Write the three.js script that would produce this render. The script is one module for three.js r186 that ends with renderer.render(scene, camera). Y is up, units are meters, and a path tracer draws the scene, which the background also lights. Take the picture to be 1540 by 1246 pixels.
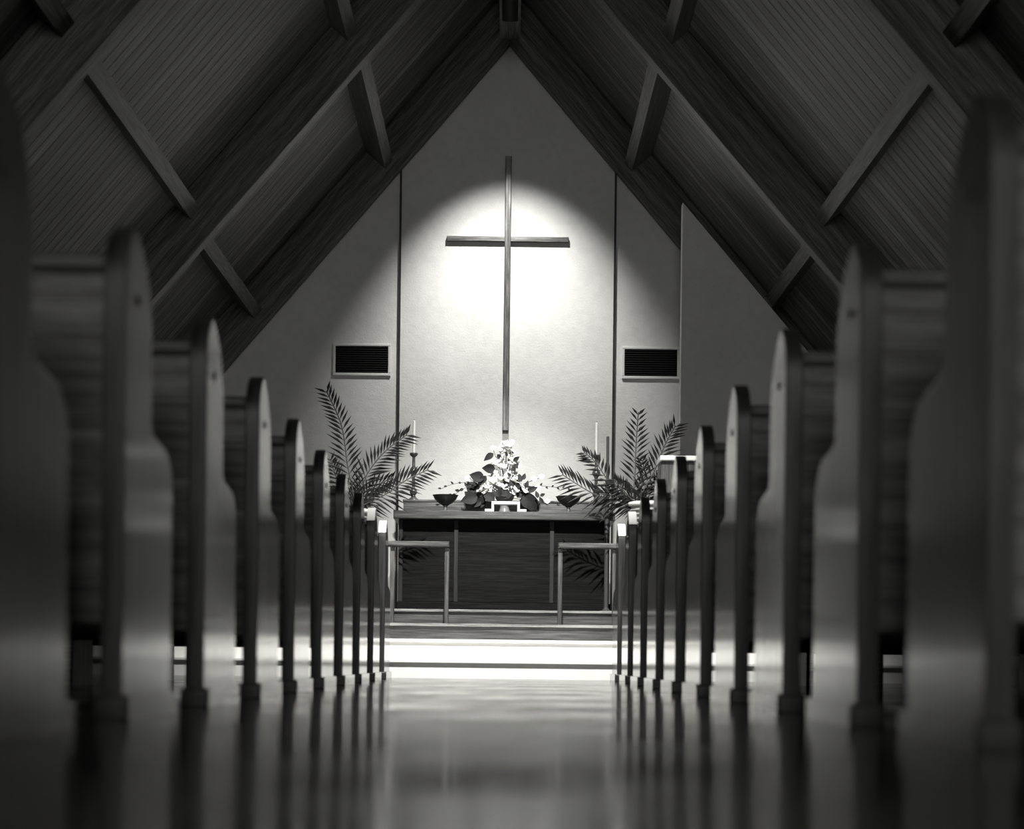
import * as THREE from 'three';
import { mergeGeometries } from 'three/addons/utils/BufferGeometryUtils.js';
import { RectAreaLightUniformsLib } from 'three/addons/lights/RectAreaLightUniformsLib.js';

// ------------------------------------------------------------------ camera, exposure, large lights
RectAreaLightUniformsLib.init();
const scene = new THREE.Scene();
scene.background = new THREE.Color(0x05060a);                // night outside; the room is closed
const F = 2517;                                              // focal length, in pixels of the 1540 x 1246 frame
const camera = new THREE.PerspectiveCamera(2 * Math.atan(623 / F) * 180 / Math.PI, 1540 / 1246, 0.05, 60);
camera.position.set(0.019, 0.125, 0);                            // set down almost on the aisle floor
camera.rotation.order = 'YXZ';
camera.rotation.set(0, 0, 0.0115);
camera.setViewOffset(1540, 1246, 770 - 759.5, 623 - 993, 1540, 1246);   // rising front of a view camera
camera.focus = 13.6;
camera.userData.fStop = 2.3;

const renderer = new THREE.WebGLRenderer();
renderer.toneMapping = THREE.LinearToneMapping;
renderer.toneMappingExposure = 1.0;
renderer.shadowMap.enabled = true;

const CROSS_LAMP = { at: [0, 5.32, -13.6], aim: [0, 2.41, -15.0], intensity: 56, angle: 0.565, penumbra: 1 };
const STEP_LAMP = { at: [0, 5.15, -8.75], aim: [0, 0.25, -11.9], intensity: 295, angle: 0.48, penumbra: 0.9 };
const ALTAR_FILL_LAMP = { at: [0.3, 5.15, -8.75], aim: [0, 1.75, -13.9], intensity: 170, angle: 0.19, penumbra: 0.8 };  // extra spot, added to brighten the altar candles and flowers
const REAR_FILL = 6.5;                                     // fill from a window added out of view behind the camera

// ------------------------------------------------------------------ helpers
let seed = 7;
const rnd = () => { seed = (seed * 1664525 + 1013904223) >>> 0; return seed / 4294967296; };
const rr = (a, b) => a + (b - a) * rnd();
const taken = new Map();
function numbered(n) { const k = taken.get(n) || 0; taken.set(n, k + 1); return k ? `${n}_${String(k).padStart(3, '0')}` : n; }
function metricUV(g, axis = 0, off = 0) {                    // uv in metres, u along the grain axis
  g = g.index ? g.toNonIndexed() : g;
  g.computeVertexNormals();
  const p = g.attributes.position, uv = new Float32Array(p.count * 2), a = new THREE.Vector3(), b = new THREE.Vector3(), c = new THREE.Vector3();
  for (let i = 0; i < p.count; i += 3) {
    a.fromBufferAttribute(p, i); b.fromBufferAttribute(p, i + 1); c.fromBufferAttribute(p, i + 2);
    const n = b.clone().sub(a).cross(c.clone().sub(a)); const m = [Math.abs(n.x), Math.abs(n.y), Math.abs(n.z)];
    const d = m.indexOf(Math.max(...m)); let rest = [0, 1, 2].filter((k) => k !== d);
    if (rest[1] === axis) rest = [rest[1], rest[0]];
    for (let k = 0; k < 3; k++) { const v = [p.getX(i + k), p.getY(i + k), p.getZ(i + k)]; uv[(i + k) * 2] = v[rest[0]] + off; uv[(i + k) * 2 + 1] = v[rest[1]] + off * 0.37; }
  }
  g.setAttribute('uv', new THREE.BufferAttribute(uv, 2));
  return g;
}
function box(x0, x1, y0, y1, z0, z1, axis = 0, off = 0) {
  const g = new THREE.BoxGeometry(x1 - x0, y1 - y0, Math.abs(z1 - z0)); g.translate((x0 + x1) / 2, (y0 + y1) / 2, (z0 + z1) / 2);
  return metricUV(g, axis, off);
}
function bevelBox(x0, x1, y0, y1, z0, z1, r = 0.006, axis = 0, off = 0) {   // box with chamfered edges all round
  const hx = (x1 - x0) / 2, hy = (y1 - y0) / 2, hz = Math.abs(z1 - z0) / 2;
  const s = new THREE.Shape(); s.moveTo(-hx + r, -hy + r); s.lineTo(hx - r, -hy + r); s.lineTo(hx - r, hy - r); s.lineTo(-hx + r, hy - r); s.closePath();
  const g = new THREE.ExtrudeGeometry(s, { depth: 2 * hz - 2 * r, bevelEnabled: true, bevelThickness: r, bevelSize: r, bevelSegments: 1, steps: 1 });
  g.translate((x0 + x1) / 2, (y0 + y1) / 2, (z0 + z1) / 2 - hz + r);
  return metricUV(g, axis, off);
}
function lathe(pts, seg = 32) { return new THREE.LatheGeometry(pts.map(([r, y]) => new THREE.Vector2(r, y)), seg); }
function tube(pts, r, seg = 20, rad = 6) { return new THREE.TubeGeometry(new THREE.CatmullRomCurve3(pts.map((q) => new THREE.Vector3(...q))), seg, r, rad); }
function join(list) { return mergeGeometries(list.map((g) => { const q = g.index ? g.toNonIndexed() : g; for (const k of Object.keys(q.attributes)) if (!['position', 'normal', 'uv'].includes(k)) q.deleteAttribute(k); return q; })); }
function mesh(name, geo, mat, parent = scene) {
  const m = new THREE.Mesh(geo, mat); m.name = parent === scene ? numbered(name) : name; m.castShadow = m.receiveShadow = true; parent.add(m); return m;
}
function tag(o, label, category, group) { o.userData.label = label; if (category) o.userData.category = category; if (group) o.userData.group = group; return o; }
function thing(name, label, category, [x, y, z] = [0, 0, 0], turn = 0, group) {
  const o = new THREE.Group(); o.name = numbered(name); o.position.set(x, y, z); o.rotation.y = turn; scene.add(o); return tag(o, label, category, group);
}
function struct(name, geo, mat, label) { const m = geo ? mesh(name, geo, mat) : new THREE.Group(); if (!geo) { m.name = numbered(name); scene.add(m); } m.userData.kind = 'structure'; if (label) m.userData.label = label; return m; }

// ------------------------------------------------------------------ textures and materials (a black-and-white photograph: all greys)
function valueNoise(w, h, cw, ch, s) {                       // tiling value noise, w x h pixels from cw x ch cells
  let q = s >>> 0; const R = () => { q = (q * 1664525 + 1013904223) >>> 0; return q / 4294967296; };
  const g = Float32Array.from({ length: cw * ch }, R), out = new Float32Array(w * h), sm = (t) => t * t * (3 - 2 * t);
  for (let y = 0; y < h; y++) { const fy = y / h * ch, y0 = Math.floor(fy), ty = sm(fy - y0), y1 = (y0 + 1) % ch;
    for (let x = 0; x < w; x++) { const fx = x / w * cw, x0 = Math.floor(fx), tx = sm(fx - x0), x1 = (x0 + 1) % cw;
      const a = g[y0 * cw + x0] * (1 - tx) + g[y0 * cw + x1] * tx, b = g[y1 * cw + x0] * (1 - tx) + g[y1 * cw + x1] * tx; out[y * w + x] = a * (1 - ty) + b * ty; } }
  return out;
}
function texture(w, h, f, metresU, metresV, srgb) {
  const d = new Uint8Array(w * h * 4);
  for (let i = 0; i < w * h; i++) { const v = Math.max(0, Math.min(255, Math.round(255 * f(i)))); d[i * 4] = v; d[i * 4 + 1] = v; d[i * 4 + 2] = v; d[i * 4 + 3] = 255; }
  const t = new THREE.DataTexture(d, w, h); t.wrapS = t.wrapT = THREE.RepeatWrapping; t.magFilter = THREE.LinearFilter; t.minFilter = THREE.LinearMipmapLinearFilter; t.generateMipmaps = true;
  t.repeat.set(1 / metresU, 1 / metresV); if (srgb) t.colorSpace = THREE.SRGBColorSpace; t.needsUpdate = true; return t;
}
const n1 = valueNoise(1024, 512, 6, 200, 11), n2 = valueNoise(1024, 512, 14, 90, 12), n3 = valueNoise(1024, 512, 3, 16, 13), n4 = valueNoise(1024, 512, 90, 256, 14);
const woodMap = texture(1024, 512, (i) => 0.60 + 0.22 * (n1[i] - 0.5) + 0.30 * (n2[i] - 0.5) + 0.22 * (n3[i] - 0.5) + 0.10 * (n4[i] - 0.5), 1.6, 0.5, true);
const woodBump = texture(1024, 512, (i) => 0.5 + 0.5 * (n1[i] - 0.5) + 0.3 * (n4[i] - 0.5), 1.6, 0.5);
const p1 = valueNoise(512, 512, 8, 8, 21), p2 = valueNoise(512, 512, 40, 40, 22), p3 = valueNoise(512, 512, 256, 256, 23);
const plasterMap = texture(512, 512, (i) => 0.93 + 0.03 * (p1[i] - 0.5) + 0.03 * (p2[i] - 0.5) + 0.02 * (p3[i] - 0.5), 2, 2, true);
const plasterBump = texture(512, 512, (i) => 0.5 + 0.3 * (p2[i] - 0.5) + 0.5 * (p3[i] - 0.5), 2, 2);
const floorMap = texture(512, 512, (i) => 0.62 + 0.22 * (p1[i] - 0.5) + 0.16 * (p2[i] - 0.5) + 0.12 * (p3[i] - 0.5), 1.7, 1.7, true);
const floorRough = texture(512, 512, (i) => 0.55 + 0.35 * (p1[i] - 0.5) + 0.25 * (p2[i] - 0.5), 1.9, 1.9);
const floorBump = texture(512, 512, (i) => p1[i] * 0.8 + p2[i] * 0.2, 2.3, 0.9);
const leafMap = texture(512, 512, (i) => 0.6 + 0.4 * (p2[i] - 0.5), 0.4, 0.4, true);
const grey = (v) => new THREE.Color().setRGB(v, v * 0.995, v * 0.965);
function wood(v, roughness, bump = 0.0006, extra = {}) { return new THREE.MeshPhysicalMaterial({ color: grey(v), map: woodMap, roughness, bumpMap: woodBump, bumpScale: bump, ...extra }); }
const M = {
  plaster: new THREE.MeshStandardMaterial({ color: grey(0.80), map: plasterMap, bumpMap: plasterBump, bumpScale: 0.002, roughness: 0.9 }),
  floor: new THREE.MeshPhysicalMaterial({ color: grey(0.11), map: floorMap, roughness: 0.25, roughnessMap: floorRough, bumpMap: floorBump, bumpScale: 0.0003, specularIntensity: 1 }),
  planks: [0.26, 0.18, 0.38, 0.22, 0.31].map((v) => wood(v, 0.5, 0.0012)),
  deck: wood(0.08, 0.8),
  rafter: wood(0.3, 0.55), purlin: wood(0.22, 0.5, 0.001),
  pewEnd: wood(0.11, 0.4, 0.0002, { clearcoat: 1, clearcoatRoughness: 0.13 }),
  pewBack: wood(0.36, 0.6), pewSeat: wood(0.22, 0.3),
  plug: wood(0.06, 0.4),
  stepWhite: new THREE.MeshStandardMaterial({ color: grey(0.86), map: plasterMap, roughness: 0.7 }),
  stepWood: wood(0.17, 0.35), platform: wood(0.24, 0.3), nosing: wood(0.65, 0.25),
  altar: wood(0.02, 0.75, 0.0006, { specularIntensity: 0.3 }), altarTop: wood(0.2, 0.35), gradine: wood(0.27, 0.45), altarBatten: wood(0.04, 0.7),
  rail: wood(0.25, 0.35),
  cross: wood(0.72, 0.36, 0.0003, { metalness: 0.85 }),
  black: new THREE.MeshStandardMaterial({ color: grey(0.02), roughness: 0.6 }),
  grille: new THREE.MeshStandardMaterial({ color: grey(0.005), roughness: 0.95 }),
  ventFrame: new THREE.MeshStandardMaterial({ color: grey(0.7), roughness: 0.6 }),
  batten: wood(0.07, 0.5),
  wax: new THREE.MeshPhysicalMaterial({ color: grey(0.92), roughness: 0.5 }),
  wick: new THREE.MeshStandardMaterial({ color: grey(0.02), roughness: 1 }),
  stick: new THREE.MeshPhysicalMaterial({ color: grey(0.10), roughness: 0.3, metalness: 0.4 }),
  bowl: wood(0.05, 0.35), bowlFoot: wood(0.3, 0.4),
  palm: new THREE.MeshPhysicalMaterial({ color: grey(0.075), map: leafMap, roughness: 0.55, side: THREE.DoubleSide }),
  palmStem: new THREE.MeshStandardMaterial({ color: grey(0.10), roughness: 0.6 }),
  leaf: new THREE.MeshPhysicalMaterial({ color: grey(0.045), map: leafMap, roughness: 0.75, side: THREE.DoubleSide }),
  petal: new THREE.MeshPhysicalMaterial({ color: grey(0.92), roughness: 0.7, side: THREE.DoubleSide }),
  bud: new THREE.MeshStandardMaterial({ color: grey(0.6), roughness: 0.7 }),
  metalPale: new THREE.MeshStandardMaterial({ color: grey(0.75), roughness: 0.35, metalness: 0.3 }),
  vase: new THREE.MeshPhysicalMaterial({ color: grey(0.22), roughness: 0.25 }),
  white: new THREE.MeshStandardMaterial({ color: grey(0.88), roughness: 0.6 }),
  wicker: new THREE.MeshStandardMaterial({ color: grey(0.35), roughness: 0.8 }),
  stand: wood(0.18, 0.5), soil: new THREE.MeshStandardMaterial({ color: grey(0.04), roughness: 1 }),
  lectern: wood(0.2, 0.4), page: new THREE.MeshStandardMaterial({ color: grey(0.9), roughness: 0.8 }),
};

// ------------------------------------------------------------------ the room: an A-frame nave, altar wall at 15 m
const A = 49.4 * Math.PI / 180, SA = Math.sin(A), CA = Math.cos(A), TA = Math.tan(A), EYE = 0.125;
const HALF = 4.3, BACK = 5.0, WALL = 15.0, DR = 3.57, DP = 3.90;      // half width; rear wall behind camera; rafter undersides and boards, square to the slope from the eye
const roofY = (perp, x) => EYE + perp / CA - Math.abs(x) * TA;
struct('floor', box(-HALF - 0.2, HALF + 0.2, -0.15, 0, -WALL - 0.2, BACK + 0.2), M.floor, 'dark polished aisle floor of the nave');
for (const s of [-1, 1]) struct(s < 0 ? 'wall_left' : 'wall_right', box(s < 0 ? -HALF - 0.2 : HALF, s < 0 ? -HALF : HALF + 0.2, 0, roofY(DP, HALF), -WALL - 0.2, BACK + 0.2), M.plaster, 'low side wall under the eaves of the steep roof');
function gable(z0, depth, x0, x1, perp, mat, name, label, base = 0, holes = []) {
  const s = new THREE.Shape(); s.moveTo(x0, base); s.lineTo(x1, base); s.lineTo(x1, roofY(perp, x1)); if (x0 < 0 && x1 > 0) s.lineTo(0, roofY(perp, 0)); s.lineTo(x0, roofY(perp, x0)); s.closePath();
  for (const [a, b, c, d] of holes) { const h = new THREE.Path(); h.moveTo(a, c); h.lineTo(a, d); h.lineTo(b, d); h.lineTo(b, c); h.closePath(); s.holes.push(h); }
  const g = new THREE.ExtrudeGeometry(s, { depth, bevelEnabled: false }); g.translate(0, 0, z0); return struct(name, metricUV(g), mat, label);
}
gable(-WALL - 0.2, 0.2, -HALF, HALF, DP, M.plaster, 'wall_back', 'white plastered gable wall behind the altar');
gable(-14.12, 0.12, 1.463, HALF, 3.615, M.plaster, 'wall_partition', 'unlit partition wall beside the chancel');
gable(BACK, 0.2, -HALF, HALF, DP, M.plaster, 'wall_front', 'rear gable wall of the nave', 0, [[-1.2, 1.2, 1.6, 3.6]]);
// window added in the unseen rear gable; its glow lifts the dark nave
{
  const w = struct('fill_window_1', null, null, 'added glowing fill window in the unseen rear gable');
  const glass = new THREE.MeshStandardMaterial({ color: grey(0.5), emissive: grey(1), emissiveIntensity: REAR_FILL, roughness: 0.8 });
  for (let i = 0; i < 4; i++) mesh('glow_pane', box(-1.2 + i * 0.6 + 0.02, -1.2 + (i + 1) * 0.6 - 0.02, 1.62, 3.58, BACK + 0.1, BACK + 0.12), glass, w);
  for (let i = 0; i <= 4; i++) mesh('glazing_bar', box(Math.max(-1.2, -1.2 + i * 0.6 - 0.02), Math.min(1.2, -1.2 + i * 0.6 + 0.02), 1.6, 3.6, BACK + 0.08, BACK + 0.14), M.rafter, w);
  const l = new THREE.RectAreaLight(grey(1), REAR_FILL, 2.3, 1.9); l.position.set(0, 2.6, BACK + 0.06); l.lookAt(0, 2.6, -10); w.add(l);  // added fill light the size of the panes
}
// roof: decking, boards running up the slope, purlins, rafter pairs, ridge beam
function slopeBox(s, t0, t1, q0, q1, z0, z1, axis = 0, off = 0) {     // t down the slope, q square to it, from the eye
  const g = box(-(t1 - t0) / 2, (t1 - t0) / 2, -(q1 - q0) / 2, (q1 - q0) / 2, z0, z1, axis, off), t = (t0 + t1) / 2, q = (q0 + q1) / 2;
  g.rotateZ(-s * A); g.translate(s * (q * SA + t * CA), EYE + q * CA - t * SA, 0); return g;
}
const tRidge = -DP * TA, tEave = (HALF + 0.12 - DP * SA) / CA;
for (const s of [-1, 1]) {
  const deck = struct('ceiling', slopeBox(s, tRidge - 0.06, tEave, DP + 0.022, DP + 0.12, -WALL - 0.2, BACK + 0.2), M.deck, s < 0 ? 'boarded roof slope on the side away from the lectern' : 'boarded roof slope above the lectern');
  deck.name = s < 0 ? 'ceiling_left' : 'ceiling_right';
  const shared = [0, 1, 2, 3, 4, 5].map((k) => slopeBox(s, tRidge, tEave, DP, DP + 0.021, -0.052, 0.052, 0, k * 0.31));
  for (let z = 5.06, k = 0; z < WALL - 0.02; z += 0.11, k++) { const b = mesh('board', shared[Math.floor(rnd() * 6)], M.planks[Math.floor(rnd() * 5)], deck); b.position.z = -z; }
  const far = []; for (let z = 4.95; z > -BACK; z -= 0.11) far.push(shared[0].clone().translate(0, 0, -z));
  mesh('boards', join(far), M.planks[0], deck).userData.kind = 'stuff';
}
const rafterZ = [14.85, 11.93, 8.45, 4.97, 1.49, -1.99, -4.7];
const rafterWhere = ['against the altar wall', 'above the chancel steps', 'one bay back from the chancel steps', 'two bays back from the chancel steps', 'three bays back from the chancel steps', 'over the near pews', 'by the rear gable wall'];
rafterZ.forEach((z, i) => {
  const s = new THREE.Shape(), yo = roofY(DP, 0), yi = roofY(DR, 0), e = HALF;
  s.moveTo(0, yo); s.lineTo(e, roofY(DP, e)); s.lineTo(e, Math.max(0.02, roofY(DR, e))); s.lineTo(0, yi); s.lineTo(-e, Math.max(0.02, roofY(DR, e))); s.lineTo(-e, roofY(DP, e)); s.closePath();
  const g = new THREE.ExtrudeGeometry(s, { depth: 0.11, bevelEnabled: true, bevelThickness: 0.006, bevelSize: 0.006, bevelOffset: -0.006, bevelSegments: 1 }); g.translate(0, 0, -z - 0.12 + 0.005);
  const rg = metricUV(g), rp = rg.attributes.position, ru = rg.attributes.uv;
  for (let k = 0; k < rp.count; k++) { const x = Math.abs(rp.getX(k)), y = rp.getY(k); ru.setXY(k, x * CA - y * SA + (rp.getX(k) < 0 ? 0.7 : 0) + i * 0.9, x * SA + y * CA + rp.getZ(k)); }
  struct('roof_rafter', rg, M.rafter, `pair of dark timber rafters ${rafterWhere[i]}`);
});
for (let i = 0; i + 1 < rafterZ.length; i++) for (const s of [-1, 1]) for (const t of [-2.64, -0.88])
  struct('roof_purlin', slopeBox(s, t - (i && t > -2 ? 0.12 : 0.05), t + (i && t > -2 ? -0.02 : 0.05), i ? 3.74 : 3.66, DP, -rafterZ[i] + 0.005, -rafterZ[i + 1] - 0.125, 2, i * 0.7), M.purlin, `${t < -2 ? 'upper' : 'lower'} purlin ${i ? 'in roof bay ' + (i + 1) + ' back from the altar wall' : 'in the bay nearest the altar wall'}, ${s > 0 ? 'lectern side' : 'side away from lectern'}`);
struct('ridge_beam', box(-0.09, 0.09, 5.64, roofY(DP, 0) - 0.1, -WALL, BACK, 2), M.rafter, 'ridge beam along the roof peak');
for (const s of [-1, 1]) {
  const top = roofY(DR, 0.962) + 0.02;
  struct('trim_' + (s < 0 ? 1 : 2), box(s * 0.962 - 0.009, s * 0.962 + 0.009, 0.5, top, -WALL, -WALL + 0.022, 1), M.batten, s < 0 ? 'thin dark batten on altar wall, side away from lectern' : 'thin dark batten on altar wall, lectern side');
}
// chancel steps
const steps = [[11.40, 0, 0.125, M.stepWhite, M.stepWhite], [11.72, 0.125, 0.270, M.stepWhite, M.stepWhite], [12.05, 0.270, 0.388, M.stepWood, M.nosing], [12.40, 0.388, 0.500, M.stepWood, M.nosing]];
const stepName = ['lowest white chancel step', 'second white chancel step', 'third chancel step, wooden riser with pale nosing', 'top chancel step, wooden platform under the altar'];
steps.forEach(([z, y0, y1, mr, mn], i) => {
  const st = struct('chancel_step', null, null, stepName[i]);
  mesh('riser', box(-HALF, HALF, y0, y1 - 0.02, -WALL, -z, 0, i * 0.4), mr, st);
  mesh('tread', box(-HALF, HALF, y1 - 0.02, y1, -WALL, -z - 0.05, 0, i * 0.3), i < 2 ? M.stepWhite : M.platform, st);
  mesh('nosing', bevelBox(-HALF, HALF, y1 - 0.022, y1, -z - 0.05, -z + 0.018, 0.004), mn, st);
});

// ------------------------------------------------------------------ pews
function endProfile() {
  const s = new THREE.Shape();
  s.moveTo(0, 0); s.lineTo(0, 0.86); s.bezierCurveTo(0, 0.93, 0.045, 0.975, 0.085, 0.99); s.bezierCurveTo(0.16, 0.965, 0.235, 0.90, 0.245, 0.80);
  s.lineTo(0.25, 0.625); s.bezierCurveTo(0.25, 0.606, 0.256, 0.598, 0.275, 0.595); s.lineTo(0.40, 0.580); s.bezierCurveTo(0.45, 0.565, 0.478, 0.535, 0.48, 0.48); s.lineTo(0.48, 0); s.closePath();
  return s;
}
function makePew(s) {                                        // s = +1: the pew runs to +x from the aisle, -1: to -x; origin at the rear foot of the aisle end
  const root = new THREE.Group(), L = 3.2, X = (a, b) => s > 0 ? [a, b] : [-b, -a];
  for (const [a, first] of [[0, true], [L - 0.045, false]]) {
    const g = new THREE.ExtrudeGeometry(endProfile(), { depth: 0.037, bevelEnabled: true, bevelThickness: 0.004, bevelSize: 0.004, bevelOffset: -0.004, bevelSegments: 2, curveSegments: 16 });
    g.rotateY(Math.PI / 2); g.translate(s > 0 ? a + 0.004 : -a - 0.041, 0, 0);   // profile u -> -z
    const end = mesh('end_panel', smoothUV(g, 1, a), M.pewEnd, root);
    const [x0, x1] = X(a - 0.013, a + 0.058);
    mesh('foot_block', bevelBox(x0, x1, 0, 0.048, -0.49, 0.004, 0.006, 2), M.pewEnd, end);
    if (first) { const d = new THREE.CylinderGeometry(0.011, 0.011, 0.004, 16); d.rotateZ(Math.PI / 2); d.translate(s * -0.001, 0.845, -0.105); mesh('screw_plug', d, M.plug, end); }
  }
  const [b0, b1] = X(0.043, L - 0.043), tilt = (g) => { g.rotateX(0.0); return g; };
  const back = mesh('backrest', tilt(bevelBox(b0, b1, 0.19, 0.885, -0.055, -0.028, 0.004)), M.pewBack, root);
  mesh('top_rail', bevelBox(b0, b1, 0.885, 0.92, -0.07, -0.012, 0.01), M.pewBack, back);
  mesh('seat', bevelBox(b0, b1, 0.415, 0.45, -0.47, -0.055, 0.012), M.pewSeat, root);
  mesh('seat_apron', box(b0, b1, 0.33, 0.415, -0.43, -0.405), M.pewBack, root);
  for (const f of [0.33, 0.66]) { const [p0, p1] = X(L * f - 0.02, L * f + 0.02); mesh('support', box(p0, p1, 0, 0.415, -0.40, -0.06), M.pewBack, root); }
  return root;
}
function smoothUV(g, axis, off) { g = metricUV(g, axis, off); return g; }
const ordinal = ['front', 'second', 'third', 'fourth', 'fifth', 'sixth', 'seventh', 'eighth', 'ninth', 'tenth'];
for (const s of [-1, 1]) {
  const proto = makePew(s);
  for (let i = -1; i <= 8; i++) {
    const p = i === -1 ? proto : proto.clone(); p.name = numbered('church_pew'); scene.add(p);
    p.position.set(s > 0 ? 0.721 : -0.733, 0, -((s > 0 ? 3.34 : 3.287) + 0.893 * i));
    tag(p, `dark varnished pew, ${ordinal[8 - i]} row from chancel steps, ${s > 0 ? 'same side of aisle as lectern' : 'opposite side of aisle to lectern'}`, 'pew', 'pews along the centre aisle');
  }
}

// white paper straps folded over the posts of the two front rows
{
  const outer = endProfile().getPoints(24).filter((q) => q.y >= 0.908 && q.x < 0.2), inner = outer.map((q) => q.clone());
  const c = new THREE.Vector2(0.1, 0.905), grown = outer.map((q) => q.clone().add(q.clone().sub(c).normalize().multiplyScalar(0.004)));
  const sh = new THREE.Shape([...grown, ...inner.reverse()]);
  for (const s of [-1, 1]) for (const i of [7, 8]) {
    const g = new THREE.ExtrudeGeometry(sh, { depth: 0.045, bevelEnabled: false }); g.rotateY(Math.PI / 2); g.translate(s > 0 ? 0 : -0.045, 0.0008, 0);
    const m = mesh('pew_marker', g, M.white); m.position.set(s > 0 ? 0.721 : -0.733, 0, -((s > 0 ? 3.34 : 3.287) + 0.893 * i));
    tag(m, `white paper strap over the post of the ${i === 8 ? 'front' : 'second-row'} pew, ${s > 0 ? 'lectern side of aisle' : 'side of aisle away from lectern'}`, 'marker', 'white straps on the front pews');
  }
}

// ------------------------------------------------------------------ altar
{
  const a = thing('altar', 'dark wooden altar with panelled front and thick top slab', 'altar', [0, 0.5, -13.45]);
  mesh('body', bevelBox(-0.85, 0.85, 0.09, 0.75, -0.75, -0.02, 0.004), M.altar, a);
  mesh('plinth', bevelBox(-0.86, 0.86, 0, 0.09, -0.76, 0, 0.006), M.altar, a);
  for (const x of [-0.83, -0.385, 0.385, 0.83]) mesh('batten', bevelBox(x - 0.018, x + 0.018, 0.09, 0.75, -0.03, 0, 0.004, 1), M.altarBatten, a);
  mesh('top_slab', bevelBox(-0.885, 0.885, 0.75, 0.815, -0.85, 0.1, 0.006), M.altarTop, a);
  const g = thing('altar_shelf', 'pale wooden shelf standing along the back of the altar top', 'shelf', [0, 1.315, -13.9]);
  mesh('shelf_front', bevelBox(-0.84, 0.84, 0, 0.12, -0.3, 0, 0.003), M.gradine, g);
  mesh('shelf_board', bevelBox(-0.845, 0.845, 0.12, 0.14, -0.31, 0.006, 0.004), M.gradine, g);
}
// cross
{
  const c = thing('wall_cross', 'tall slender dark wooden cross hung on the altar wall', 'cross', [0, 2.18, -WALL]);
  mesh('upright', bevelBox(-0.028, 0.028, 0, 2.45, 0.002, 0.05, 0.004, 1), M.cross, c);
  const bar = bevelBox(-0.545, 0.545, 1.69, 1.735, 0.002, 0.042, 0.004); mesh('crossbar', bar, M.cross, c);
}
// wall vents
for (const s of [-1, 1]) {
  const v = thing('wall_vent', s < 0 ? 'framed dark vent on the altar wall, side away from lectern' : 'framed dark vent on the altar wall, between batten and partition', 'vent', [s * 1.295, 2.685, -WALL], 0, 'vents either side of the cross');
  mesh('grille_back', box(-0.235, 0.235, 0, 0.24, 0.001, 0.006), M.grille, v);
  for (const [x0, x1, y0, y1] of [[-0.26, 0.26, -0.025, 0], [-0.26, 0.26, 0.24, 0.262], [-0.26, -0.235, 0, 0.24], [0.235, 0.26, 0, 0.24]]) mesh('frame', bevelBox(x0, x1, y0, y1, 0.0, 0.018, 0.004), M.ventFrame, v);
  for (let i = 0; i < 12; i++) { const g = new THREE.BoxGeometry(0.47, 0.002, 0.01); g.rotateX(0.6); g.translate(0, 0.012 + i * 0.02, 0.013); mesh('louvre', g, M.grille, v); }
}
// altar rails
for (const s of [-1, 1]) {
  const r = thing('altar_rail', s < 0 ? 'pale wooden altar rail on the side away from the lectern' : 'pale wooden altar rail on the lectern side', 'rail', [s * 0.4, 0.388, -12.3], 0, 'altar rails before the altar');
  const X = (a, b) => s > 0 ? [a, b] : [-b, -a];
  const [x0, x1] = X(0, 1.85); mesh('top_rail', bevelBox(x0, x1, 0.565, 0.605, -0.05, 0.05, 0.008), M.rail, r);
  for (const x of [0, 0.40, 1.12, 1.82]) { const [q0, q1] = X(x, x + 0.032); mesh('post', bevelBox(q0, q1, 0, 0.565, -0.016, 0.016, 0.004, 1), M.rail, r); }
}
// candlesticks and candles
for (const s of [-1, 1]) {
  const x = s * 0.765, z = -14.03, y = 1.455;
  const st = thing('candlestick', s < 0 ? 'dark turned candlestick on altar shelf, side away from lectern' : 'dark turned candlestick on altar shelf among palm leaves', 'candlestick', [x, y, z], 0, 'candlesticks on the altar');
  mesh('foot', lathe([[0, 0], [0.05, 0], [0.052, 0.008], [0.035, 0.02], [0.02, 0.03], [0.018, 0.045]]), M.stick, st);
  mesh('stem', lathe([[0.012, 0.045], [0.026, 0.055], [0.032, 0.075], [0.026, 0.095], [0.013, 0.11], [0.013, 0.20], [0.018, 0.215], [0.032, 0.235], [0.035, 0.25], [0.028, 0.27], [0.013, 0.29], [0.012, 0.37]]), M.stick, st);
  mesh('cup', lathe([[0.012, 0.365], [0.03, 0.38], [0.036, 0.395], [0.03, 0.402], [0.016, 0.404], [0, 0.404]]), M.stick, st);
  const c = thing('altar_candle', s < 0 ? 'slim white candle in candlestick away from lectern' : 'slim white candle in candlestick behind palm leaves', 'candle', [x, y + 0.404, z], 0, 'candles on the altar');
  mesh('candle_body', lathe([[0, 0], [0.012, 0], [0.011, 0.262], [0.008, 0.268], [0, 0.268]], 16), M.wax, c);
  mesh('wick', new THREE.CylinderGeometry(0.0015, 0.0015, 0.012, 6).translate(0, 0.274, 0), M.wick, c);
}
// bowls
for (const s of [-1, 1]) {
  const b = thing('offering_bowl', s < 0 ? 'dark round bowl on altar top, clear of the palms' : 'dark round bowl on altar top behind palm leaves', 'bowl', [s < 0 ? -0.475 : 0.515, 1.315, -13.47], 0, 'bowls on the altar');
  mesh('dish', lathe([[0, 0.056], [0.03, 0.058], [0.06, 0.075], [0.088, 0.105], [0.102, 0.135], [0.106, 0.135], [0.098, 0.128], [0.08, 0.112], [0.05, 0.085], [0, 0.07]]), M.bowl, b);
  mesh('foot', lathe([[0, 0], [0.04, 0], [0.04, 0.006], [0.016, 0.014], [0.014, 0.045], [0.03, 0.058], [0, 0.058]]), M.bowlFoot, b);
}
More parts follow.
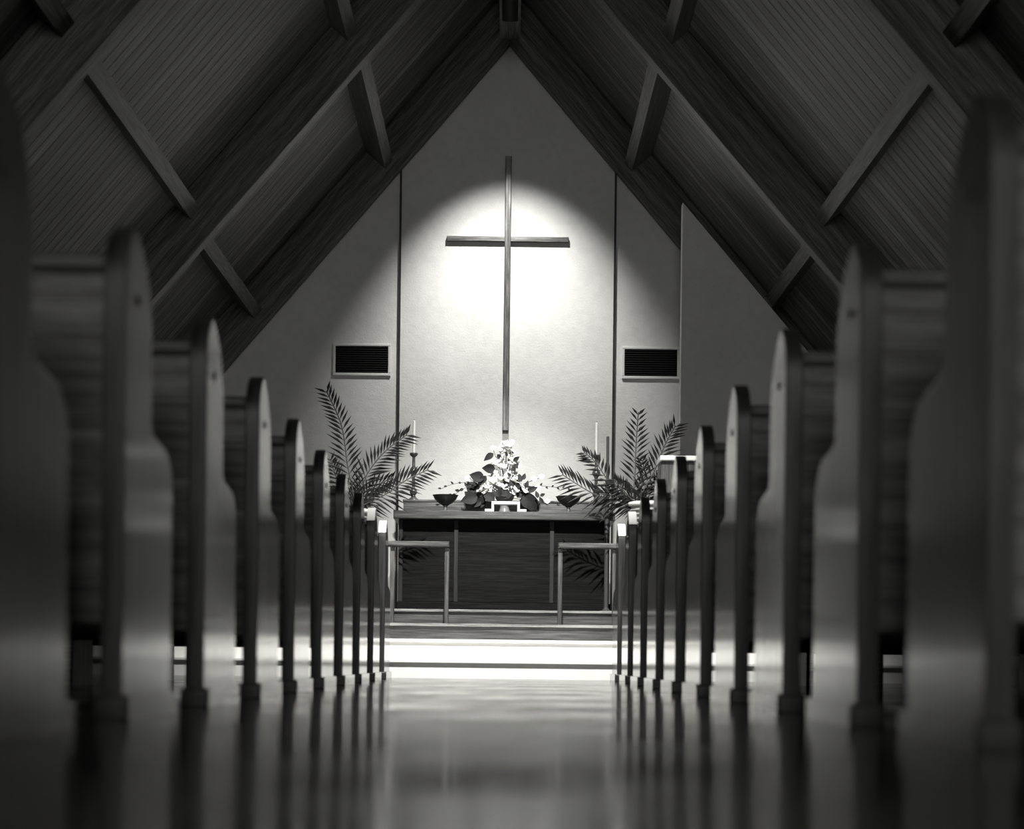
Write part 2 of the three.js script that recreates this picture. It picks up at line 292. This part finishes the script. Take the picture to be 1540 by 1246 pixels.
// stand, vase and flowers in the middle of the altar
{
  const st = new THREE.Shape(); for (const [i, q] of [[-0.165, 0], [-0.095, 0], [-0.095, 0.062], [0.095, 0.062], [0.095, 0], [0.165, 0], [0.165, 0.02], [0.112, 0.02], [0.112, 0.082], [-0.112, 0.082], [-0.112, 0.02], [-0.165, 0.02]].entries()) i ? st.lineTo(...q) : st.moveTo(...q);
  st.closePath();
  const o = mesh('altar_stand', new THREE.ExtrudeGeometry(st, { depth: 0.09, bevelEnabled: true, bevelThickness: 0.002, bevelSize: 0.002, bevelSegments: 1 }).translate(0, 0.002, -0.045), M.metalPale);
  o.position.set(0.01, 1.315, -13.46); tag(o, 'low pale stand with splayed feet in front of the altar flowers', 'stand');
}
{
  const z = -13.74, y = 1.315;
  const f = thing('flower_arrangement', 'tall arrangement of white flowers and dark leaves on the altar', 'flowers', [0, y, z]);
  const T = 0.095;                                           // the flowers stand this much above the vase foot
  mesh('vase', lathe([[0, 0], [0.05, 0], [0.055, 0.012], [0.04, 0.05], [0.035, 0.09], [0.075, 0.14], [0.085, 0.18], [0.07, 0.185], [0, 0.17]]), M.vase, f);
  function blossomGeo(r) {                                   // open flower: six cupped petals and a centre
    const list = [];
    for (let k = 0; k < 6; k++) {
      const g = new THREE.SphereGeometry(r * 0.5, 8, 5); g.scale(0.62, 0.16, 1); g.rotateX(-0.45 - (k % 2) * 0.25); g.translate(0, r * 0.18, r * 0.46); g.rotateY(k * Math.PI / 3); list.push(g);
    }
    list.push(new THREE.SphereGeometry(r * 0.2, 8, 6).translate(0, r * 0.15, 0)); return join(list);
  }
  const bl = [0.032, 0.040, 0.048].map(blossomGeo);
  const leafGeo = [0, 1].map((v) => {                        // broad pointed leaf with a folded midrib
    const g = new THREE.PlaneGeometry(1, 1, 4, 6), p = g.attributes.position;
    for (let i = 0; i < p.count; i++) { const u = p.getX(i) * 2, t = p.getY(i) + 0.5, w = Math.sin(Math.PI * Math.pow(t, 0.75)) * (v ? 0.36 : 0.27) + 0.004; p.setXYZ(i, u * w, t, Math.abs(u) * w * 0.35 - t * t * 0.28); }
    g.computeVertexNormals(); return g;
  });
  const stem = (q, r = 0.0025) => mesh('stem', tube([[0, T + 0.06, 0], [q[0] * 0.4, T + 0.06 + (q[1] - T - 0.06) * 0.55, q[2] * 0.5], q], r, 8, 5), M.palmStem, f);
  for (let i = 0; i < 110; i++) {                             // white blossoms filling a tall triangle
    const t = Math.pow(rnd(), 1.25), w = 0.19 * (1 - t * 0.86), q = [rr(-w, w) - 0.01 + t * 0.015, T + 0.09 + t * 0.41, rr(-0.09, 0.11) * (1 - t * 0.6)];
    const b = mesh('blossom', bl[t > 0.7 ? 0 : Math.floor(rnd() * 3)], M.petal, f); b.position.set(...q); b.rotation.set(rr(0.5, 1.3), rr(-0.8, 0.8) + q[0] * 4, rr(-0.5, 0.5), 'YXZ');
    if (i % 3 === 0) stem(q);
  }
  for (const [x, yy, r] of [[0.055, 0.50, 0.016], [-0.10, 0.45, 0.015], [0.10, 0.36, 0.016], [0.27, 0.13, 0.02], [0.24, 0.2, 0.02], [0.35, 0.02, 0.02], [-0.30, 0.20, 0.018], [-0.25, 0.16, 0.02], [0.30, 0.22, 0.017]]) {
    const b = mesh('blossom', bl[0], M.petal, f); b.position.set(x, yy + T, 0.02); b.rotation.x = 1; stem([x, yy + T, 0.02]);
  }
  const leaves = [[-0.094, 0.40, 0.075, 2.2], [-0.066, 0.40, 0.05, -2.3], [-0.077, 0.28, 0.085, 1.6], [-0.169, 0.19, 0.10, 1.2], [-0.15, 0.22, 0.08, 2.4], [-0.20, 0.08, 0.12, 1.0], [-0.17, 0.10, 0.12, 2.6], [-0.22, 0.05, 0.11, 1.9], [-0.16, 0.04, 0.12, 0.3], [-0.26, 0.09, 0.08, 2.4], [-0.27, 0.04, 0.07, 0.8], [-0.15, 0.0, 0.10, 1.5], [-0.19, 0.01, 0.07, 2.1], [-0.11, 0.05, 0.1, 0.4], [-0.08, 0.02, 0.09, 1.0],
    [0.10, 0.05, 0.13, -0.8], [0.12, 0.02, 0.14, -1.6], [0.15, 0.06, 0.12, -2.4], [0.09, 0.09, 0.11, 0.2], [0.17, 0.0, 0.11, -1.9], [0.20, 0.02, 0.09, -2.6], [0.14, -0.02, 0.1, -1.2], [0.185, 0.10, 0.07, -1.2], [0.17, 0.12, 0.05, -0.3], [0.136, 0.17, 0.06, 0.3], [0.145, 0.19, 0.05, -0.4], [0.065, 0.34, 0.055, -1.0], [0.073, 0.28, 0.05, -0.6], [0.085, 0.26, 0.04, 0.6], [0.076, 0.21, 0.045, -1.4], [0.05, 0.22, 0.035, 0.8], [0.02, 0.38, 0.035, 0.5], [0.27, 0.04, 0.05, 0.2], [0.29, 0.06, 0.04, -1.0], [0.315, -0.03, 0.05, 0.6], [0.03, 0.05, 0.10, 0.6], [0.0, 0.03, 0.1, -0.3], [-0.04, 0.05, 0.09, 0.5]];
  for (const [x, yy, len, turn] of leaves) {
    const l = mesh('leaf', leafGeo[len > 0.08 ? 1 : 0], M.leaf, f); l.scale.setScalar(len * 1.3); l.position.set(x, Math.max(yy, 0) + T, 0.07 + rr(-0.02, 0.05)); l.rotation.set(rr(-0.25, 0.25), rr(-0.3, 0.3), turn);
  }
  for (const [pts, nleaf] of [[[[-0.1, 0.08, 0.05], [-0.2, 0.16, 0.08], [-0.30, 0.13, 0.09], [-0.43, 0.05, 0.1]], 9], [[[-0.1, 0.08, 0], [-0.28, 0.17, 0], [-0.42, 0.16, 0], [-0.52, 0.12, 0]], 5], [[[0.1, 0.08, 0], [0.24, 0.15, 0], [0.38, 0.145, 0], [0.52, 0.135, 0]], 7]]) {
    const c = new THREE.CatmullRomCurve3(pts.map((q) => new THREE.Vector3(q[0], q[1] + T, q[2]))); const sp = mesh('spray', new THREE.TubeGeometry(c, 16, 0.002, 5), M.palmStem, f);
    for (let k = 0; k < nleaf; k++) { const q = c.getPoint(0.35 + 0.65 * k / (nleaf - 1)), l = mesh('leaf', leafGeo[0], M.leaf, sp); l.position.copy(q); l.scale.setScalar(nleaf > 8 ? 0.045 : 0.03); l.rotation.set(rr(-0.4, 0.4), rr(-0.5, 0.5), (pts[3][0] < 0 ? 1 : -1) * rr(1.0, 2.2) + (k % 2 ? 0.6 : -0.4)); }
  }
}

// ------------------------------------------------------------------ palms in baskets on plant stands
function frondParts(parent, pts, leafLen, pairs, from = 0.12, flip = 1) {
  const c = new THREE.CatmullRomCurve3(pts.map((q) => new THREE.Vector3(...q)));
  const fr = mesh('frond', new THREE.TubeGeometry(c, 24, 0.0045, 5), M.palmStem, parent);
  const pos = [], uv = [], up = new THREE.Vector3(0, 0, 1);
  for (let k = 0; k < pairs; k++) for (const s of [-1, 1]) {
    const t = from + (1 - from) * (k + 0.5) / pairs, q = c.getPoint(Math.min(1, t)), tan = c.getTangent(Math.min(1, t)), side = tan.clone().cross(up).normalize().multiplyScalar(s);
    const L = leafLen * (0.45 + 0.75 * Math.sin(Math.PI * Math.min(1, 0.18 + t * 0.72))) * rr(0.8, 1.12), lean = 0.75 + 0.75 * t;
    const dir = side.clone().addScaledVector(tan, lean).addScaledVector(up, rr(-0.35, 0.35) * flip).normalize();
    const w = dir.clone().cross(up).normalize(), rib = new THREE.Vector3(0, 0, 0.004), wd = 0.0105 * rr(0.8, 1.2);
    const mid = q.clone().addScaledVector(dir, L * 0.42).add(new THREE.Vector3(0, -0.006, 0)), tip = q.clone().addScaledVector(dir, L).add(new THREE.Vector3(0, -0.03 * L / 0.15, rr(-0.02, 0.02)));
    const a = mid.clone().addScaledVector(w, wd).sub(rib), b = mid.clone().addScaledVector(w, -wd).sub(rib), m = mid.clone().add(rib);
    for (const tri of [[q, a, m], [q, m, b], [a, tip, m], [m, tip, b]]) for (const v of tri) { pos.push(v.x, v.y, v.z); uv.push(v.x, v.y); }
  }
  const g = new THREE.BufferGeometry(); g.setAttribute('position', new THREE.Float32BufferAttribute(pos, 3)); g.setAttribute('uv', new THREE.Float32BufferAttribute(uv, 2)); g.computeVertexNormals();
  mesh('leaflets', g, M.palm, fr).userData.kind = 'stuff';
}
function plantStand(x, z, h, label) {
  const t = thing('plant_stand', label, 'plant stand', [x, 0.5, z], 0, 'plant stands beside the altar');
  mesh('top', bevelBox(-0.15, 0.15, h - 0.02, h, -0.15, 0.15, 0.004), M.stand, t);
  for (const [sx, sz] of [[-1, -1], [1, -1], [-1, 1], [1, 1]]) mesh('leg', bevelBox(sx * 0.12 - 0.015, sx * 0.12 + 0.015, 0, h - 0.02, sz * 0.12 - 0.015, sz * 0.12 + 0.015, 0.003, 1), M.stand, t);
}
function basket(parent, w, h) {
  mesh('basket', lathe([[0, 0], [w * 0.36, 0], [w * 0.42, h * 0.5], [w * 0.46, h * 0.9], [w * 0.44, h * 0.9], [w * 0.40, h * 0.7], [0, h * 0.7]], 28), M.wicker, parent);
  mesh('rim', new THREE.TorusGeometry(w * 0.47, 0.018, 8, 32).rotateX(Math.PI / 2).translate(0, h * 0.92, 0), M.white, parent);
  mesh('soil', new THREE.CylinderGeometry(w * 0.42, w * 0.42, 0.01, 24).translate(0, h * 0.75, 0), M.soil, parent);
  for (let k = 1; k < 5; k++) mesh('weave_band', new THREE.TorusGeometry(w * (0.365 + 0.022 * k), 0.008, 6, 32).rotateX(Math.PI / 2).translate(0, h * 0.17 * k, 0), M.wicker, parent);
}
{
  plantStand(-1.2, -12.95, 0.58, 'wooden plant stand under potted palm, side away from lectern');
  const p = thing('potted_palm', 'potted palm with arching fronds, side away from lectern', 'palm', [-1.2, 1.08, -12.95], 0, 'potted palms beside the altar');
  basket(p, 0.32, 0.2);
  const y = 0.214, o = 0.051;
  const fr = (pts, ...r) => frondParts(p, [[0.0, 0.14, 0], ...pts.map(([a, b, c = 0]) => [a + o, b + y, c])], ...r);
  fr([[-0.015, 0.03], [-0.067, 0.33, 0.02], [-0.118, 0.64, 0.04], [-0.23, 0.89, 0.08]], 0.17, 26);
  fr([[0.015, 0.05], [0.087, 0.256, 0.03], [0.23, 0.436, 0.05], [0.395, 0.564, 0.06]], 0.17, 24);
  fr([[0.05, 0.015], [0.23, 0.10, 0.05], [0.385, 0.205, 0.08], [0.564, 0.292, 0.1]], 0.18, 20);
  fr([[-0.05, 0.05], [-0.154, 0.23, -0.05], [-0.21, 0.385, -0.08]], 0.14, 14);
  fr([[0.03, 0.05, -0.03], [0.12, 0.16, -0.08], [0.27, 0.25, -0.14]], 0.15, 14);
}
{
  plantStand(1.13, -12.95, 0.66, 'wooden plant stand under potted palm, lectern side');
  const p = thing('potted_palm', 'potted palm in white-rimmed basket between altar and lectern', 'palm', [1.13, 1.16, -12.95], 0, 'potted palms beside the altar');
  basket(p, 0.34, 0.2);
  const y = 0.2, o = -0.075;
  const fr = (pts, ...r) => frondParts(p, [[-0.02, 0.14, 0], ...pts.map(([a, b, c = 0]) => [a + o, b + y, c])], ...r);
  fr([[-0.04, 0.036], [-0.046, 0.267, 0.01], [-0.04, 0.47, 0.0], [-0.026, 0.70, -0.01]], 0.15, 18);
  fr([[0, 0.02], [0.10, 0.24, 0.03], [0.18, 0.446, 0.05], [0.256, 0.59, 0.06]], 0.17, 20);
  fr([[-0.10, -0.02], [-0.256, 0.164, 0.02], [-0.36, 0.31, 0.03], [-0.446, 0.38, 0.04]], 0.13, 15);
  fr([[-0.13, 0.0], [-0.33, 0.04, 0.06], [-0.487, 0.12, 0.09], [-0.615, 0.2, 0.1]], 0.18, 16);
  fr([[-0.15, 0.0], [-0.25, 0.05, 0.08], [-0.33, 0.05, 0.12]], 0.13, 10);
  fr([[-0.02, 0.03], [0.036, 0.215, -0.05], [0.015, 0.34, -0.08]], 0.12, 12);
  fr([[-0.08, 0.03, 0.03], [-0.16, 0.10, 0.1], [-0.22, 0.16, 0.14]], 0.13, 12);
  fr([[0.05, 0.02, -0.05], [0.14, 0.16, -0.1], [0.21, 0.25, -0.12]], 0.13, 12);
}
{                                                            // slim dark pole stand behind the palm leaves
  const t = thing('pole_stand', 'slim dark pole in a stand between altar candle and batten', 'stand', [0.81, 0.5, -13.2]);
  mesh('base', lathe([[0, 0], [0.1, 0], [0.1, 0.015], [0.03, 0.03], [0.018, 0.05]]), M.stick, t);
  mesh('pole', lathe([[0.018, 0.05], [0.018, 1.05], [0.012, 1.07], [0.011, 1.40], [0, 1.402]], 14), M.stick, t);
}
// lectern
{
  const t = thing('lectern', 'narrow wooden lectern with white top board beside the partition', 'lectern', [1.345, 0.5, -12.55]);
  const s = new THREE.Shape(); s.moveTo(-0.28, 0); s.lineTo(0.28, 0); s.lineTo(0.17, 1.12); s.lineTo(-0.17, 1.12); s.closePath();
  mesh('body', metricUV(new THREE.ExtrudeGeometry(s, { depth: 0.24, bevelEnabled: true, bevelThickness: 0.006, bevelSize: 0.006, bevelSegments: 1 }).translate(0, 0, -0.2), 1), M.lectern, t);
  mesh('top_board', bevelBox(-0.185, 0.185, 1.13, 1.168, -0.24, 0.08, 0.006), M.white, t);
  mesh('base', bevelBox(-0.32, 0.32, 0, 0.05, -0.24, 0.08, 0.006), M.lectern, t);
}

// ------------------------------------------------------------------ lamps
function spot(def, label, bracketTop) {
  const from = new THREE.Vector3(...def.at), to = new THREE.Vector3(...def.aim), dir = to.clone().sub(from).normalize();
  const t = thing('spot_lamp', label, 'lamp', def.at);
  const q = new THREE.Quaternion().setFromUnitVectors(new THREE.Vector3(0, -1, 0), dir);
  const h = mesh('housing', lathe([[0.062, 0.0], [0.066, 0.0], [0.066, 0.17], [0.05, 0.2], [0, 0.205], [0, 0.195], [0.045, 0.19], [0.06, 0.165], [0.062, 0.0]]), M.black, t); h.quaternion.copy(q);
  const lens = mesh('lens', new THREE.CylinderGeometry(0.058, 0.058, 0.008, 24).translate(0, 0.05, 0), new THREE.MeshStandardMaterial({ color: grey(0.8), emissive: grey(1), emissiveIntensity: 6 }), t); lens.quaternion.copy(q);
  mesh('bracket', box(-0.012, 0.012, 0.12, bracketTop - def.at[1], -0.012, 0.012), M.black, t);
  const l = new THREE.SpotLight(new THREE.Color().setRGB(1, 0.995, 0.965), def.intensity, 0, def.angle, def.penumbra, 2);
  l.position.copy(dir.clone().multiplyScalar(0.01)); l.target.position.copy(to.clone().sub(from)); l.castShadow = true; l.shadow.radius = 2; l.shadow.mapSize.set(2048, 2048); t.add(l); t.add(l.target); l.target.name = 'aim_point';
}
spot(CROSS_LAMP, 'black spotlight under the ridge beam aimed at the cross', 5.66);
spot(ALTAR_FILL_LAMP, 'added black fill spotlight beside the ridge beam aimed at the altar flowers', 5.68);
spot(STEP_LAMP, 'black spotlight under the ridge beam aimed at the chancel steps', 5.66);

scene.traverse((o) => { if (o.isMesh) { o.castShadow = true; o.receiveShadow = true; } });
renderer.render(scene, camera);
